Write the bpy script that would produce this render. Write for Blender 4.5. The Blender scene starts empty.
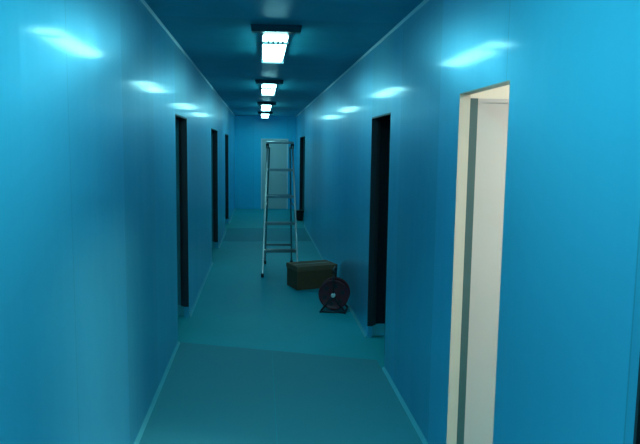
import bpy, bmesh, math, random
from mathutils import Vector, Matrix
random.seed(7)
scene = bpy.context.scene
col = scene.collection
PI = math.pi
XL, XR, H = -0.722, 0.977, 2.604       # left wall, right wall, ceiling (m)
Y0, Y1 = -3.6, 17.85                   # back and end of the corridor
T = 0.05                               # wall panel thickness
ROOM = 2.6                             # depth of the side rooms

# ------------------------------------------------------------------ materials
def nodes_of(name):
    m = bpy.data.materials.new(name); m.use_nodes = True
    nt = m.node_tree
    return m, nt, nt.nodes['Principled BSDF']

def setp(b, **kw):
    for k, v in kw.items():
        b.inputs[k].default_value = v

def simple(name, color, rough=0.5, metal=0.0, var=0.08, scale=8.0, bump=0.0, stretch=(1, 1, 1), spec=0.5):
    m, nt, b = nodes_of(name)
    setp(b, Roughness=rough, Metallic=metal)
    b.inputs['Specular IOR Level'].default_value = spec
    tc = nt.nodes.new('ShaderNodeTexCoord')
    mp = nt.nodes.new('ShaderNodeMapping'); mp.inputs['Scale'].default_value = stretch
    nz = nt.nodes.new('ShaderNodeTexNoise'); nz.inputs['Scale'].default_value = scale; nz.inputs['Detail'].default_value = 4
    nt.links.new(tc.outputs['Object'], mp.inputs[0]); nt.links.new(mp.outputs[0], nz.inputs['Vector'])
    r = nt.nodes.new('ShaderNodeMapRange'); r.inputs[3].default_value = 1 - var; r.inputs[4].default_value = 1 + var
    nt.links.new(nz.outputs['Fac'], r.inputs[0])
    mx = nt.nodes.new('ShaderNodeVectorMath'); mx.operation = 'SCALE'; mx.inputs[0].default_value = color[:3]
    nt.links.new(r.outputs[0], mx.inputs['Scale']); nt.links.new(mx.outputs[0], b.inputs['Base Color'])
    if bump:
        bp = nt.nodes.new('ShaderNodeBump'); bp.inputs['Strength'].default_value = bump; bp.inputs['Distance'].default_value = 0.01
        nt.links.new(nz.outputs['Fac'], bp.inputs['Height']); nt.links.new(bp.outputs[0], b.inputs['Normal'])
    return m

def film(name, color, rough, panel=0.95, off=0.0, axis='Y', bump=0.06, var=0.05, metal=0.0, aniso=0.0):
    """blue film on steel panels: tone differs a little from panel to panel, thin joints, soft vertical ripples"""
    m, nt, b = nodes_of(name)
    N, L = nt.nodes.new, nt.links.new
    setp(b, Roughness=rough, Metallic=metal)
    b.inputs['Specular Tint'].default_value = (0.45, 0.85, 1.0, 1)
    if aniso:                                   # drawn film: highlights smear up and down, a clear top layer keeps a sharp core
        tg = N('ShaderNodeTangent'); tg.direction_type = 'RADIAL'; tg.axis = 'Z'; L(tg.outputs[0], b.inputs['Tangent'])
        b.inputs['Anisotropic'].default_value = aniso; b.inputs['Anisotropic Rotation'].default_value = 0.25
        b.inputs['Coat Weight'].default_value = 0.28; b.inputs['Coat Roughness'].default_value = 0.1
    tc = N('ShaderNodeTexCoord'); sp = N('ShaderNodeSeparateXYZ'); L(tc.outputs['Object'], sp.inputs[0])
    def mth(op, a, bv=None, c=None):
        n = N('ShaderNodeMath'); n.operation = op
        for i, v in enumerate((a, bv, c)):
            if v is None: continue
            if isinstance(v, (int, float)): n.inputs[i].default_value = v
            else: L(v, n.inputs[i])
        return n.outputs[0]
    u = mth('DIVIDE', mth('ADD', sp.outputs[axis], off), panel)
    cell = mth('FLOOR', u)
    wn = N('ShaderNodeTexWhiteNoise'); wn.noise_dimensions = '1D'; L(cell, wn.inputs['W'])
    fr = mth('FRACT', u)
    d = mth('MINIMUM', fr, mth('SUBTRACT', 1.0, fr))
    joint = mth('LESS_THAN', d, 0.0035 / panel)
    tone = mth('ADD', mth('MULTIPLY', wn.outputs['Value'], 2 * var), 1 - var)
    tone = mth('MULTIPLY', tone, mth('SUBTRACT', 1.0, mth('MULTIPLY', joint, 0.22)))
    mp = N('ShaderNodeMapping')
    mp.inputs['Scale'].default_value = (3.0, 3.0, 0.35)
    L(tc.outputs['Object'], mp.inputs[0])
    nz = N('ShaderNodeTexNoise'); nz.inputs['Scale'].default_value = 1.6; nz.inputs['Detail'].default_value = 3
    L(mp.outputs[0], nz.inputs['Vector'])
    vm = N('ShaderNodeVectorMath'); vm.operation = 'SCALE'; vm.inputs[0].default_value = color; L(tone, vm.inputs['Scale'])
    L(vm.outputs[0], b.inputs['Base Color'])
    rr = N('ShaderNodeMapRange'); rr.inputs[3].default_value = rough * 0.85; rr.inputs[4].default_value = rough * 1.2
    L(nz.outputs['Fac'], rr.inputs[0]); L(rr.outputs[0], b.inputs['Roughness'])
    bp = N('ShaderNodeBump'); bp.inputs['Strength'].default_value = bump; bp.inputs['Distance'].default_value = 0.02
    L(nz.outputs['Fac'], bp.inputs['Height']); L(bp.outputs[0], b.inputs['Normal'])
    return m

def emit(name, color, strength):
    m = bpy.data.materials.new(name); m.use_nodes = True
    nt = m.node_tree; nt.nodes.clear()
    e = nt.nodes.new('ShaderNodeEmission'); e.inputs[0].default_value = (*color, 1); e.inputs[1].default_value = strength
    o = nt.nodes.new('ShaderNodeOutputMaterial'); nt.links.new(e.outputs[0], o.inputs[0])
    return m

BLUE = (0.065, 0.47, 0.68)
M_wall = film('blue_film_wall', BLUE, 0.32, 0.95, 0.37, metal=0.5, aniso=0.8, bump=0.16, var=0.09)
M_end = film('blue_film_end_wall', (0.03, 0.55, 0.85), 0.3, 0.95, 0.2, 'X')
M_ceil = film('blue_film_ceiling', (0.02, 0.30, 0.40), 0.42, 1.15, 0.1, var=0.1, metal=0.2)
M_head = film('header_streak_tone', (0.10, 0.50, 0.68), 0.34, 3.0, 0.0, metal=0.45, aniso=0.8, bump=0.16)  # paler than the wall: reflected streaks above doors put into the base colour
M_floor = simple('teal_floor', (0.004, 0.32, 0.39), 0.6, var=0.08, scale=1.5, bump=0.02, spec=0.2)
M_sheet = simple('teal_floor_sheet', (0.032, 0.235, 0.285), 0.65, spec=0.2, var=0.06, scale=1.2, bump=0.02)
M_band = simple('dark_teal_band', (0.004, 0.22, 0.28), 0.6, var=0.06, scale=1.2, spec=0.15)
M_cream = simple('cream_paint', (0.37, 0.335, 0.28), 0.45, var=0.02, scale=5)
M_leaf = simple('cream_leaf', (0.31, 0.295, 0.285), 0.45, var=0.02, scale=5)
M_creamwall = simple('cream_wall', (0.50, 0.46, 0.38), 0.6, var=0.02)
M_dark = simple('dark_frame', (0.012, 0.022, 0.03), 0.4, var=0.1)
M_slate = simple('slate_door', (0.006, 0.010, 0.016), 0.5, var=0.1, spec=0.25)
M_tealdoor = simple('deep_teal_door', (0.02, 0.20, 0.26), 0.5, var=0.1)
M_gap = simple('dull_teal_post', (0.02, 0.06, 0.065), 0.5, var=0.1)
M_litfloor = simple('teal_lit_floor', (0.05, 0.42, 0.52), 0.35, var=0.05)
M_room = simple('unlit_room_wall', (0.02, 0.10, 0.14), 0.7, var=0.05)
M_alu = simple('aluminium_trim', (0.62, 0.76, 0.80), 0.35, metal=0.0, var=0.05, scale=20)
M_cove = simple('pale_cove', (0.07, 0.38, 0.45), 0.4, var=0.05)
M_ladder = simple('ladder_aluminium', (0.22, 0.27, 0.28), 0.28, metal=0.85, var=0.08, scale=25)
M_plastic = simple('black_plastic', (0.012, 0.012, 0.015), 0.5)
M_greydoor = simple('pale_grey_door', (0.42, 0.55, 0.56), 0.45, var=0.02)
M_card = simple('brown_cardboard', (0.13, 0.060, 0.026), 0.85, var=0.15, scale=14)
M_card2 = simple('brown_cardboard_lid', (0.19, 0.095, 0.05), 0.8, var=0.15, scale=14)
M_tape = simple('brown_tape', (0.16, 0.11, 0.06), 0.35, var=0.05)
M_red = simple('maroon_flange', (0.095, 0.007, 0.014), 0.45, var=0.15, scale=20)
M_cable = simple('black_cable', (0.012, 0.010, 0.012), 0.5, var=0.2, scale=60)
M_hub = simple('pale_hub', (0.75, 0.72, 0.70), 0.35)
M_house = simple('lamp_housing', (0.03, 0.075, 0.10), 0.4, metal=0.4, var=0.05)
M_blade = simple('lamp_blade', (0.10, 0.16, 0.18), 0.35, metal=0.5)
M_steel = simple('handle_steel', (0.6, 0.6, 0.6), 0.3, metal=1.0)
M_lamp = emit('lamp_tube_light', (0.38, 0.98, 1.0), 17.0)
M_lampnear = emit('lamp_tube_light_near', (0.38, 0.98, 1.0), 44.0)
M_warm = emit('warm_room_light', (1.0, 0.92, 0.80), 130.0)

# ------------------------------------------------------------------ mesh helpers
def box(bm, x0, x1, y0, y1, z0, z1, mi=0):
    vs = [bm.verts.new((x, y, z)) for x in (x0, x1) for y in (y0, y1) for z in (z0, z1)]
    F = [(0, 1, 3, 2), (4, 6, 7, 5), (0, 4, 5, 1), (2, 3, 7, 6), (0, 2, 6, 4), (1, 5, 7, 3)]
    out = []
    for f in F:
        fc = bm.faces.new([vs[i] for i in f]); fc.material_index = mi; out.append(fc)
    return vs, out

def bar(bm, a, b, w, d, up=(0, 0, 1), mi=0):
    """rectangular bar from a to b: w across, d along `up` made square to the bar"""
    a, b = Vector(a), Vector(b); t = (b - a).normalized(); u = Vector(up)
    s = t.cross(u).normalized(); n = s.cross(t).normalized()
    vs = []
    for p in (a, b):
        for i, j in ((-1, -1), (1, -1), (1, 1), (-1, 1)):
            vs.append(bm.verts.new(p + s * i * w / 2 + n * j * d / 2))
    for f in ((3, 2, 1, 0), (4, 5, 6, 7), (0, 1, 5, 4), (1, 2, 6, 5), (2, 3, 7, 6), (3, 0, 4, 7)):
        bm.faces.new([vs[i] for i in f]).material_index = mi

def tube(bm, pts, r, n=10, closed=False):
    pts = [Vector(p) for p in pts]; rings = []
    N = len(pts)
    prev = None
    for i, p in enumerate(pts):
        if closed: t = pts[(i + 1) % N] - pts[i - 1]
        else: t = pts[min(i + 1, N - 1)] - pts[max(i - 1, 0)]
        t.normalize()
        ref = prev if prev is not None else (Vector((0, 0, 1)) if abs(t.z) < 0.9 else Vector((1, 0, 0)))
        s = (ref - t * ref.dot(t)).normalized(); prev = s
        q = t.cross(s)
        rings.append([bm.verts.new(p + (s * math.cos(k * 2 * PI / n) + q * math.sin(k * 2 * PI / n)) * r) for k in range(n)])
    M = N if closed else N - 1
    for i in range(M):
        A, B = rings[i], rings[(i + 1) % N]
        for k in range(n):
            f = bm.faces.new((A[k], A[(k + 1) % n], B[(k + 1) % n], B[k])); f.smooth = True
    if not closed:
        bm.faces.new(rings[0][::-1]); bm.faces.new(rings[-1])

def lathe(bm, prof, n=40, mat=Matrix()):
    """profile of (radius, height) spun about Z then moved by mat"""
    rings = []
    for r, z in prof:
        if r < 1e-6: rings.append([bm.verts.new(mat @ Vector((0, 0, z)))])
        else: rings.append([bm.verts.new(mat @ Vector((r * math.cos(k * 2 * PI / n), r * math.sin(k * 2 * PI / n), z))) for k in range(n)])
    for A, B in zip(rings, rings[1:]):
        for k in range(n):
            k2 = (k + 1) % n
            if len(A) == 1 and len(B) == 1: continue
            if len(A) == 1: bm.faces.new((A[0], B[k2], B[k]))
            elif len(B) == 1: bm.faces.new((A[k], A[k2], B[0]))
            else: bm.faces.new((A[k], A[k2], B[k2], B[k]))

def build(name, bm, mats, parent=None, bevel=0.0, smooth=False, loc=None):
    bmesh.ops.recalc_face_normals(bm, faces=bm.faces)
    me = bpy.data.meshes.new(name); bm.to_mesh(me); bm.free()
    if not isinstance(mats, (list, tuple)): mats = [mats]
    for m in mats: me.materials.append(m)
    o = bpy.data.objects.new(name, me); col.objects.link(o)
    if loc: o.location = loc
    if parent: o.parent = parent
    if smooth:
        for p in me.polygons: p.use_smooth = True
        me.set_sharp_from_angle(angle=math.radians(35))
    if bevel:
        md = o.modifiers.new('bevel', 'BEVEL'); md.width = bevel; md.segments = 2; md.limit_method = 'ANGLE'
    return o

def thing(name, label, cat, loc=(0, 0, 0), rz=0, group=None):
    o = bpy.data.objects.new(name, None); col.objects.link(o)
    o.empty_display_size = 0.1
    o.location = loc; o.rotation_euler = (0, 0, rz); tag(o, label, cat, group); return o

def tag(o, label, cat, group=None):
    o['label'] = label; o['category'] = cat
    if group: o['group'] = group
    return o

def struct(o, label, cat):
    o['kind'] = 'structure'; tag(o, label, cat); return o

# ------------------------------------------------------------------ setting
DT = 2.0                                         # head height of the door openings
OPEN_R = [(0.66, 1.49), (2.44, 3.075), (4.735, 5.555), (14.0, 15.8)]
OPEN_L = [(5.48, 6.335), (9.38, 10.75), (13.0, 14.3)]

def wall(name, xin, sgn, openings, label):
    """panel wall whose corridor face is at xin; openings cut full height to DT with a header panel above"""
    bm = bmesh.new(); a, b = sorted((xin, xin + sgn * T))
    y = Y0
    for o0, o1 in openings:
        box(bm, a, b, y, o0, 0, H)
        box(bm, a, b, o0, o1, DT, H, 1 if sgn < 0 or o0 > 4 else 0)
        y = o1
    box(bm, a, b, y, Y1, 0, H)
    bmesh.ops.remove_doubles(bm, verts=bm.verts, dist=1e-5)
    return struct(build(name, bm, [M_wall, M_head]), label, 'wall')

wall('wall_left', XL, -1, OPEN_L, 'glossy blue panel wall along the left side of the corridor')
wall('wall_right', XR, 1, OPEN_R, 'glossy blue panel wall along the right side, cut by the cream doorway')

bm = bmesh.new(); box(bm, XL - T, XR + T, Y1, Y1 + T, 0, H)
struct(build('wall_end', bm, M_end), 'blue panel wall closing the far end of the corridor', 'wall')
bm = bmesh.new(); box(bm, XL - T, XR + T, Y0 - T, Y0, 0, H)
struct(build('wall_back', bm, M_end), 'blue panel wall closing the corridor behind the viewer', 'wall')

FX0, FX1 = XL - T - ROOM, XR + T + ROOM
bm = bmesh.new(); box(bm, FX0, FX1, Y0 - T, Y1 + T, -0.06, 0)
struct(build('floor', bm, M_floor), 'smooth teal floor running down the corridor', 'floor')
bm = bmesh.new(); box(bm, FX0, FX1, Y0 - T, Y1 + T, H, H + 0.06)
struct(build('ceiling', bm, M_ceil), 'dark blue panel ceiling carrying the row of lamps', 'ceiling')

# dull sheet of vinyl over the near part of the floor, two strips meeting in a joint
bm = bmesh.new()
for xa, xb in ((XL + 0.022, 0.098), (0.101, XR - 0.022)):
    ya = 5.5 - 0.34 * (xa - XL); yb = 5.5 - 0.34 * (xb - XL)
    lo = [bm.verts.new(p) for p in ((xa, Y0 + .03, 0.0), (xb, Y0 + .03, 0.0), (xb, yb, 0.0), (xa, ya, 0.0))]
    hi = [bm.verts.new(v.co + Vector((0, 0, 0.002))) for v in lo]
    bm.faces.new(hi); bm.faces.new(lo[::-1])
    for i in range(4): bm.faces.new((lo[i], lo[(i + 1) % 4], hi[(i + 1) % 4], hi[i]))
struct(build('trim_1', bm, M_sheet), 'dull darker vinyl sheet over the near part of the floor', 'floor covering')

bm = bmesh.new(); box(bm, XL + 0.022, XR - 0.022, 11.6, 13.5, 0, 0.002)  # thin slab, darker than the floor, from wall to wall
struct(build('floor_band', bm, M_band), 'darker band across the floor beyond the ladder', 'floor covering')

def cove(name, xin, sgn, openings, label, z0, z1, w, m):
    bm = bmesh.new(); y = Y0
    for o0, o1 in list(openings) + [(Y1, Y1)]:
        zb, zt = z0, z1
        x_far = xin - sgn * w
        # triangular fillet: foot on the wall, toe on the floor (or ceiling)
        p = [(xin, z0), (x_far, z0), (xin, z1)]
        A = [bm.verts.new((px, y, pz)) for px, pz in p]; B = [bm.verts.new((px, o0, pz)) for px, pz in p]
        bm.faces.new(A); bm.faces.new(B[::-1])
        for i in range(3): bm.faces.new((A[i], B[i], B[(i + 1) % 3], A[(i + 1) % 3]))
        y = o1
    return struct(build(name, bm, m), label, 'trim')

cove('baseboard_left', XL, -1, OPEN_L, 'pale cove strip at the foot of the left wall', 0, 0.02, 0.02, M_cove)
cove('baseboard_right', XR, 1, OPEN_R, 'pale cove strip at the foot of the right wall', 0, 0.02, 0.02, M_cove)
cove('trim_2', XL, -1, [], 'thin aluminium angle where the left wall meets the ceiling', H, H - 0.014, 0.014, M_alu)
cove('trim_3', XR, 1, [], 'thin aluminium angle where the right wall meets the ceiling', H, H - 0.014, 0.014, M_alu)

# side rooms behind the openings: outer wall and cross partitions
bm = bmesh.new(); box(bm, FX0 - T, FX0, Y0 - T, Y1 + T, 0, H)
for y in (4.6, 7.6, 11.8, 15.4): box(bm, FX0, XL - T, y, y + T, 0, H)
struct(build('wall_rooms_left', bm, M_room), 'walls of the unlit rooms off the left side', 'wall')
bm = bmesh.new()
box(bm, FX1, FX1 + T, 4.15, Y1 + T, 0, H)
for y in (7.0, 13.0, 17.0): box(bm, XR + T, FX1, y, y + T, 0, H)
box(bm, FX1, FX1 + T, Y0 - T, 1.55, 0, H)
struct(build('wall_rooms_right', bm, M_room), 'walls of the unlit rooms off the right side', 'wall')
bm = bmesh.new()
box(bm, FX1, FX1 + T, 1.55, 4.15, 0, H)
box(bm, XR + T, FX1, 1.55, 1.60, 0, H)
box(bm, XR + T, FX1, 4.10, 4.15, 0, H)
struct(build('wall_lit_room', bm, M_creamwall), 'cream walls of the lit room seen through the nearest right doorway', 'wall')

def doorway(n, xin, sgn, o0, o1, leafm, framem, label, leaf_y=0.03, z0=0.12, w=None, edge=None, fz=0.11, gap=0.03, ztop=DT - 0.015, t=0.012):
    """lining round the opening plus a leaf standing open at 90 degrees by the far jamb"""
    e = thing('door_%d' % n, label, 'door'); e['kind'] = 'structure'
    e.location = (xin, o1, 0)
    bm = bmesh.new()
    xa, xb = sorted((0, sgn * (T + 0.004))); L = o1 - o0
    box(bm, xa, xb, -t, 0, fz, DT); box(bm, xa, xb, -L, -L + t, fz, DT); box(bm, xa, xb, -L + t, -t, DT - t, DT)
    build('door_frame', bm, framem, e)
    w = w or min(0.95, L * 0.97)
    bm = bmesh.new()
    s0 = sgn * (T + 0.004 + gap); s1 = sgn * (T + 0.004 + gap + w); a, b = sorted((s0, s1))
    box(bm, a, b, leaf_y, leaf_y + 0.045, z0, ztop)
    leaf = build('door_leaf', bm, leafm, e, bevel=0.003)
    # edging strip round the leaf
    bm = bmesh.new(); q = 0.02; f = leaf_y - 0.004
    box(bm, a, a + q, f, leaf_y, z0, ztop); box(bm, b - q, b, f, leaf_y, z0, ztop)
    box(bm, a + q, b - q, f, leaf_y, ztop - q, ztop)
    build('edge_strip', bm, leafm, leaf)
    if z0 > 0.05:  # added plate covering the dark gap, lit floor painted in as teal
        ka, kb = sorted((sgn * (T + 0.001), s1))
        bm = bmesh.new(); box(bm, ka, kb, leaf_y + 0.002, leaf_y + 0.043, 0.006, z0 - 0.001)
        build('lit_floor_fill', bm, M_litfloor, leaf)
    if edge:
        bm = bmesh.new(); a, b = sorted((sgn * (T + 0.004), sgn * (T + 0.002 + gap)))
        box(bm, a, b, leaf_y - 0.01, leaf_y + 0.05, fz, ztop)
        build('hinge_post', bm, edge, e)
    # lever handle near the free edge
    bm = bmesh.new(); hx = s1 - sgn * 0.07
    tube(bm, [(hx, leaf_y, 1.0), (hx, leaf_y - 0.05, 1.0), (hx - sgn * 0.03, leaf_y - 0.055, 1.0), (hx - sgn * 0.12, leaf_y - 0.055, 1.0)], 0.009)
    build('door_handle', bm, M_steel, leaf)
    return e

doorway(1, XR, 1, *OPEN_R[1], M_leaf, M_cream, 'cream door standing open in the nearest lit doorway of the right wall', z0=0.015, edge=M_gap, fz=0.0, gap=0.05, ztop=1.98, t=0.004)
doorway(2, XR, 1, *OPEN_R[2], M_slate, M_dark, 'dark doorway in the right wall beside the cable reel', edge=M_dark)
doorway(3, XR, 1, *OPEN_R[3], M_tealdoor, M_dark, 'narrow dark doorway far down the right wall behind the ladder', edge=M_dark)
doorway(4, XL, -1, *OPEN_L[0], M_tealdoor, M_dark, 'nearest dark doorway in the left wall', edge=M_dark)
doorway(5, XL, -1, *OPEN_L[1], M_tealdoor, M_dark, 'second dark doorway along the left wall', edge=M_dark)
doorway(6, XL, -1, *OPEN_L[2], M_tealdoor, M_dark, 'farthest dark doorway along the left wall', edge=M_dark)
doorway(7, XR, 1, *OPEN_R[0], M_slate, M_dark, 'dark doorway edge at the lower right corner', edge=M_dark, w=0.4)

# closed pale door in the end wall
e = thing('door_8', 'closed pale grey door in the far end wall behind the ladder', 'door'); e['kind'] = 'structure'
e.location = (0.39, Y1, 0)
bm = bmesh.new(); box(bm, -0.34, 0.34, -0.03, -0.001, 0.01, 1.94); build('door_leaf', bm, M_greydoor, e, bevel=0.004)
bm = bmesh.new()
box(bm, -0.38, -0.345, -0.035, -0.001, 0.0, 1.98); box(bm, 0.345, 0.38, -0.035, -0.001, 0.0, 1.98); box(bm, -0.345, 0.345, -0.035, -0.001, 1.945, 1.98)
build('door_frame', bm, M_alu, e)
bm = bmesh.new(); tube(bm, [(0.28, -0.03, 1.0), (0.28, -0.07, 1.0), (0.25, -0.075, 1.0), (0.17, -0.075, 1.0)], 0.009); build('door_handle', bm, M_steel, e)

# ------------------------------------------------------------------ ceiling lamps
LX = 0.11
def lamp(y, label, group, lampm=M_lamp, x=LX):
    t = thing('ceiling_light', label, 'ceiling light', (x, y, H), 0, group)
    L = 0.72
    E = 0.50                                                                 # far end of the diffuser
    def prism(p, ya, yb):
        bm = bmesh.new()
        A = [bm.verts.new((a, ya, b)) for a, b in p]; B = [bm.verts.new((a, yb, b)) for a, b in p]
        bm.faces.new(A); bm.faces.new(B[::-1])
        for i in range(4): bm.faces.new((A[i], B[i], B[(i + 1) % 4], A[(i + 1) % 4]))
        return bm
    build('housing', prism([(-0.11, 0), (0.11, 0), (0.105, -0.05), (-0.105, -0.05)], -L - 0.08, E + 0.05), M_house, t, bevel=0.003)
    build('mounting_bar', prism([(-0.185, 0), (0.185, 0), (0.178, -0.05), (-0.178, -0.05)], -L - 0.16, -L - 0.0805), M_house, t, bevel=0.003)
    build('diffuser', prism([(-0.095, -0.0505), (0.095, -0.0505), (0.08, -0.085), (-0.08, -0.085)], -L, E), lampm, t)
    for yy, th in ((-L + 0.05, 0.045), (E - 0.06, 0.014)):                   # cross blades of the grille
        bm = bmesh.new(); box(bm, -0.1, 0.1, yy, yy + th, -0.1, -0.0862); build('grille_blade', bm, M_blade, t)
    for k in range(4):
        xx = -0.054 + k * 0.036
        bm = bmesh.new(); box(bm, xx - 0.006, xx + 0.006, -L - 0.004, -L + 0.0495, -0.1, -0.0862); build('grille_fin', bm, M_blade, t)
    bm = bmesh.new(); box(bm, -0.105, 0.105, E + 0.002, E + 0.02, -0.09, -0.0505); build('end_cap', bm, M_house, t)
    return t
G = 'lamps down the corridor ceiling'
lamp(5.55, 'nearest visible lit ceiling lamp, largest of the row', G)
lamp(9.25, 'second lit ceiling lamp of the row, above and before the ladder', G)
lamp(13.3, 'third lit ceiling lamp of the row, well beyond the ladder', G)
lamp(16.6, 'farthest and smallest lit ceiling lamp near the end wall', G)
lamp(1.75, 'ceiling lamp overhead just before the cream doorway', G, M_lampnear)
lamp(-1.9, 'ceiling lamp behind the viewer near the back wall', G, M_lampnear)
t = thing('room_light', 'square lamp on the ceiling of the cream room', 'ceiling light', (2.5, 2.55, H))
bm = bmesh.new(); box(bm, -0.32, 0.32, -0.32, 0.32, -0.05, 0); build('housing', bm, M_house, t)
bm = bmesh.new(); box(bm, -0.29, 0.29, -0.29, 0.29, -0.058, -0.05); build('diffuser', bm, M_warm, t)

# ------------------------------------------------------------------ step ladder
t = thing('step_ladder', 'aluminium A-frame step ladder standing open in mid corridor', 'ladder', (0.265, 8.32, 0))
ZT = 1.80; LEAN = 0.42
def fr(s, z): return Vector((s * (0.238 - 0.068 * z / ZT * 1.0 - 0.0), LEAN * z / ZT, z))   # front rail
def rr(s, z): return Vector((s * (0.20 - 0.06 * z / ZT), 0.98 - (0.98 - LEAN - 0.07) * z / (ZT - 0.04), z))
for s in (-1, 1):
    bm = bmesh.new(); bar(bm, fr(s, 0.03), fr(s, ZT - 0.02), 0.026, 0.06, (0, 1, 0)); build('front_rail', bm, M_ladder, t, bevel=0.004)
    bm = bmesh.new(); bar(bm, rr(s, 0.03), rr(s, ZT - 0.06), 0.022, 0.045, (0, 1, 0)); build('rear_rail', bm, M_ladder, t, bevel=0.004)
    for f in (fr, rr):
        bm = bmesh.new(); p = f(s, 0); box(bm, p.x - 0.02, p.x + 0.02, p.y - 0.04, p.y + 0.04, 0, 0.05); build('rubber_foot', bm, M_plastic, t, bevel=0.006)
    bm = bmesh.new(); p, q = fr(s, 0.95), rr(s, 0.95)
    bar(bm, p + Vector((-s * .02, .02, 0)), q + Vector((s * .0, -.01, 0)), 0.006, 0.022); build('spreader', bm, M_ladder, t)
    bm = bmesh.new(); p = fr(s, ZT - 0.05); box(bm, p.x - 0.022, p.x + 0.022, p.y - 0.03, p.y + 0.11, ZT - 0.09, ZT - 0.02); build('hinge', bm, M_plastic, t, bevel=0.006)
for k in range(4):
    z = 0.36 * (k + 1); p = fr(1, z)
    bm = bmesh.new(); w = p.x - 0.013
    box(bm, -w, w, p.y - 0.045, p.y + 0.045, z - 0.012, z); box(bm, -w, w, p.y - 0.045, p.y - 0.038, z - 0.035, z - 0.012)
    for q in range(5): box(bm, -w + .01, w - .01, p.y - 0.036 + q * 0.018, p.y - 0.03 + q * 0.018, z, z + 0.003)
    build('tread', bm, M_ladder, t)
for z in (0.30, 1.05):
    p = rr(1, z); bm = bmesh.new(); bar(bm, (-p.x + .01, p.y, z), (p.x - .01, p.y, z), 0.02, 0.03); build('rear_brace', bm, M_ladder, t)
bm = bmesh.new(); p = fr(1, ZT); box(bm, -p.x - 0.02, p.x + 0.02, p.y - 0.06, p.y + 0.1, ZT - 0.02, ZT + 0.012)
build('top_cap', bm, M_ladder, t, bevel=0.006)

# ------------------------------------------------------------------ cardboard box
t = thing('cardboard_box', 'dark brown cardboard box with a lid on the floor beside the ladder', 'box', (0.447, 7.5, 0), math.radians(19.5))
W, D, Hb = 0.535, 0.34, 0.29
bm = bmesh.new(); box(bm, 0, W, 0, D, 0, Hb - 0.005); build('box_body', bm, M_card, t, bevel=0.004)
bm = bmesh.new(); g = 0.006
for a in ((-g, W + g, -g, -0.0005), (-g, W + g, D + 0.0005, D + g), (-g, -0.0005, -0.0005, D + 0.0005), (W + 0.0005, W + g, -0.0005, D + 0.0005)):
    box(bm, *a, Hb - 0.06, Hb)
box(bm, -0.0005, W + 0.0005, -0.0005, D + 0.0005, Hb - 0.004, Hb)
lid = build('lid', bm, M_card2, t)
bm = bmesh.new(); box(bm, 0.02, W - 0.02, D / 2 - 0.024, D / 2 + 0.024, Hb, Hb + 0.001); build('tape', bm, M_tape, lid)

# ------------------------------------------------------------------ cable reel
t = thing('cable_reel', 'dark red cable reel with a pale hub, on the floor by the dark doorway', 'cable reel', (0.79, 6.55, 0), math.radians(-14))
R, zc = 0.16, 0.185
base = Matrix.Translation((0, 0, zc)) @ Matrix.Rotation(PI / 2, 4, 'X')      # +Z of the lathe points to -Y (viewer)
for y, nm in ((0.075, 'flange'), (-0.075, 'flange')):
    bm = bmesh.new()
    lathe(bm, [(0, y - .004), (R - .02, y - .004), (R - .012, y - .009), (R, y - .007), (R + .003, y), (R, y + .007), (R - .012, y + .009), (R - .02, y + .004), (0.055, y + .004), (0.05, y + .009), (0, y + .009)], 48, base)
    fl = build(nm, bm, M_red, t, smooth=True)
    sg = 1 if y > 0 else -1
    for k in range(6):
        a = k * PI / 3 + 0.3; bm = bmesh.new()
        c = Vector((math.cos(a) * 0.098, math.sin(a) * 0.098, 0))
        lathe(bm, [(0, y + sg * .0045), (0.022, y + sg * .0045), (0.022, y + sg * .006), (0, y + sg * .006)], 18, base @ Matrix.Translation(c))
        build('flange_hole', bm, M_plastic, fl)
bm = bmesh.new()
prof = [(0, -.068), (0.115, -.068)]
for k in range(8): prof += [(0.128, -.068 + k * .017 + .0085), (0.119, -.068 + (k + 1) * .017)]
prof += [(0, .068)]
lathe(bm, prof, 40, base); build('cable_winding', bm, M_cable, t, smooth=True)
bm = bmesh.new(); lathe(bm, [(0, .084), (0.022, .084), (0.022, .118), (0.016, .124), (0, .125)], 24, base); build('hub', bm, M_hub, t, smooth=True)
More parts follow.
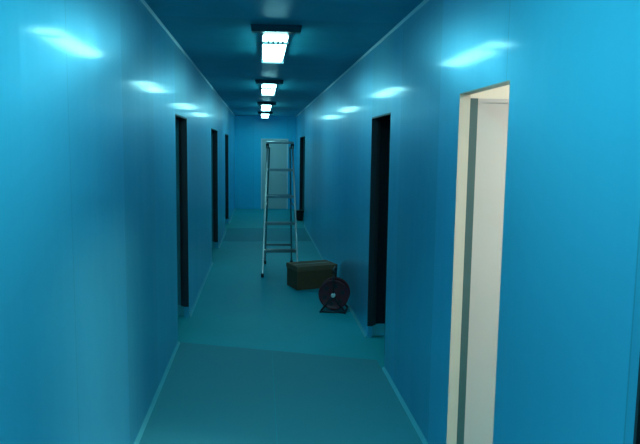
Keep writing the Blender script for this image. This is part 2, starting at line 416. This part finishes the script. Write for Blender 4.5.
# tubular stand: two side loops joined by foot rails and a carrying handle
bm = bmesh.new()
for y in (-0.105, 0.105):
    tube(bm, [(-0.13, y, 0.012), (-0.06, y, 0.10), (0.0, y, zc), (0.0, y, 0.36), (0.0, y * 0.95, 0.42)], 0.009)
    tube(bm, [(0.13, y, 0.012), (0.06, y, 0.10), (0.0, y, zc)], 0.009)
for x in (-0.13, 0.13):
    tube(bm, [(x, -0.15, 0.0105), (x, 0.14, 0.0105)], 0.010)
tube(bm, [(-0.13, -0.125, 0.0105), (0.13, -0.125, 0.0105)], 0.010)
build('stand', bm, M_plastic, t)
bm = bmesh.new(); tube(bm, [(0, -0.105, 0.42), (0, -0.07, 0.455), (0, 0.07, 0.455), (0, 0.105, 0.42)], 0.015); build('carrying_handle', bm, M_plastic, t)

# ------------------------------------------------------------------ bucket by the far doorway
t = thing('bucket', 'small black bucket on the floor by the far right doorway', 'bucket', (0.93, 15.0, 0))
bm = bmesh.new(); lathe(bm, [(0, 0), (0.085, 0), (0.11, 0.23), (0.117, 0.23), (0.117, 0.242), (0.104, 0.242), (0.08, 0.012), (0, 0.012)], 32)
build('pail', bm, M_plastic, t, smooth=True)
bm = bmesh.new(); tube(bm, [(0.119 * math.cos(a), 0.05 * math.sin(a) - 0.02, 0.225 + 0.02 * math.sin(a)) for a in [PI * k / 12 for k in range(13)]], 0.004, 6)
build('bail_handle', bm, M_steel, t)

# ------------------------------------------------------------------ world, camera, colour
w = bpy.data.worlds.new('world'); scene.world = w; w.use_nodes = True
w.node_tree.nodes['Background'].inputs[0].default_value = (0.0, 0.0, 0.0, 1)

f, p, yw, ro, hc = 628.36, 0.1161, 0.0950, 0.0135, 1.72
fwd = Vector((math.sin(yw) * math.cos(p), math.cos(yw) * math.cos(p), -math.sin(p)))
right = Vector((math.cos(yw), -math.sin(yw), 0)); up = right.cross(fwd)
r2 = right * math.cos(ro) + up * math.sin(ro); u2 = -right * math.sin(ro) + up * math.cos(ro)
cam = bpy.data.cameras.new('camera'); co = bpy.data.objects.new('camera', cam); col.objects.link(co)
cam.sensor_fit = 'HORIZONTAL'; cam.sensor_width = 36; cam.lens = f / 640 * 36; cam.clip_start = 0.02; cam.clip_end = 100
mw = Matrix((r2, u2, -fwd)).transposed().to_4x4(); mw.translation = (0, 0, hc)
co.matrix_world = mw
scene.camera = co
vs = scene.view_settings
vs.view_transform = 'Standard'; vs.look = 'None'; vs.exposure = 0.12; vs.gamma = 1.0; vs.use_curve_mapping = False
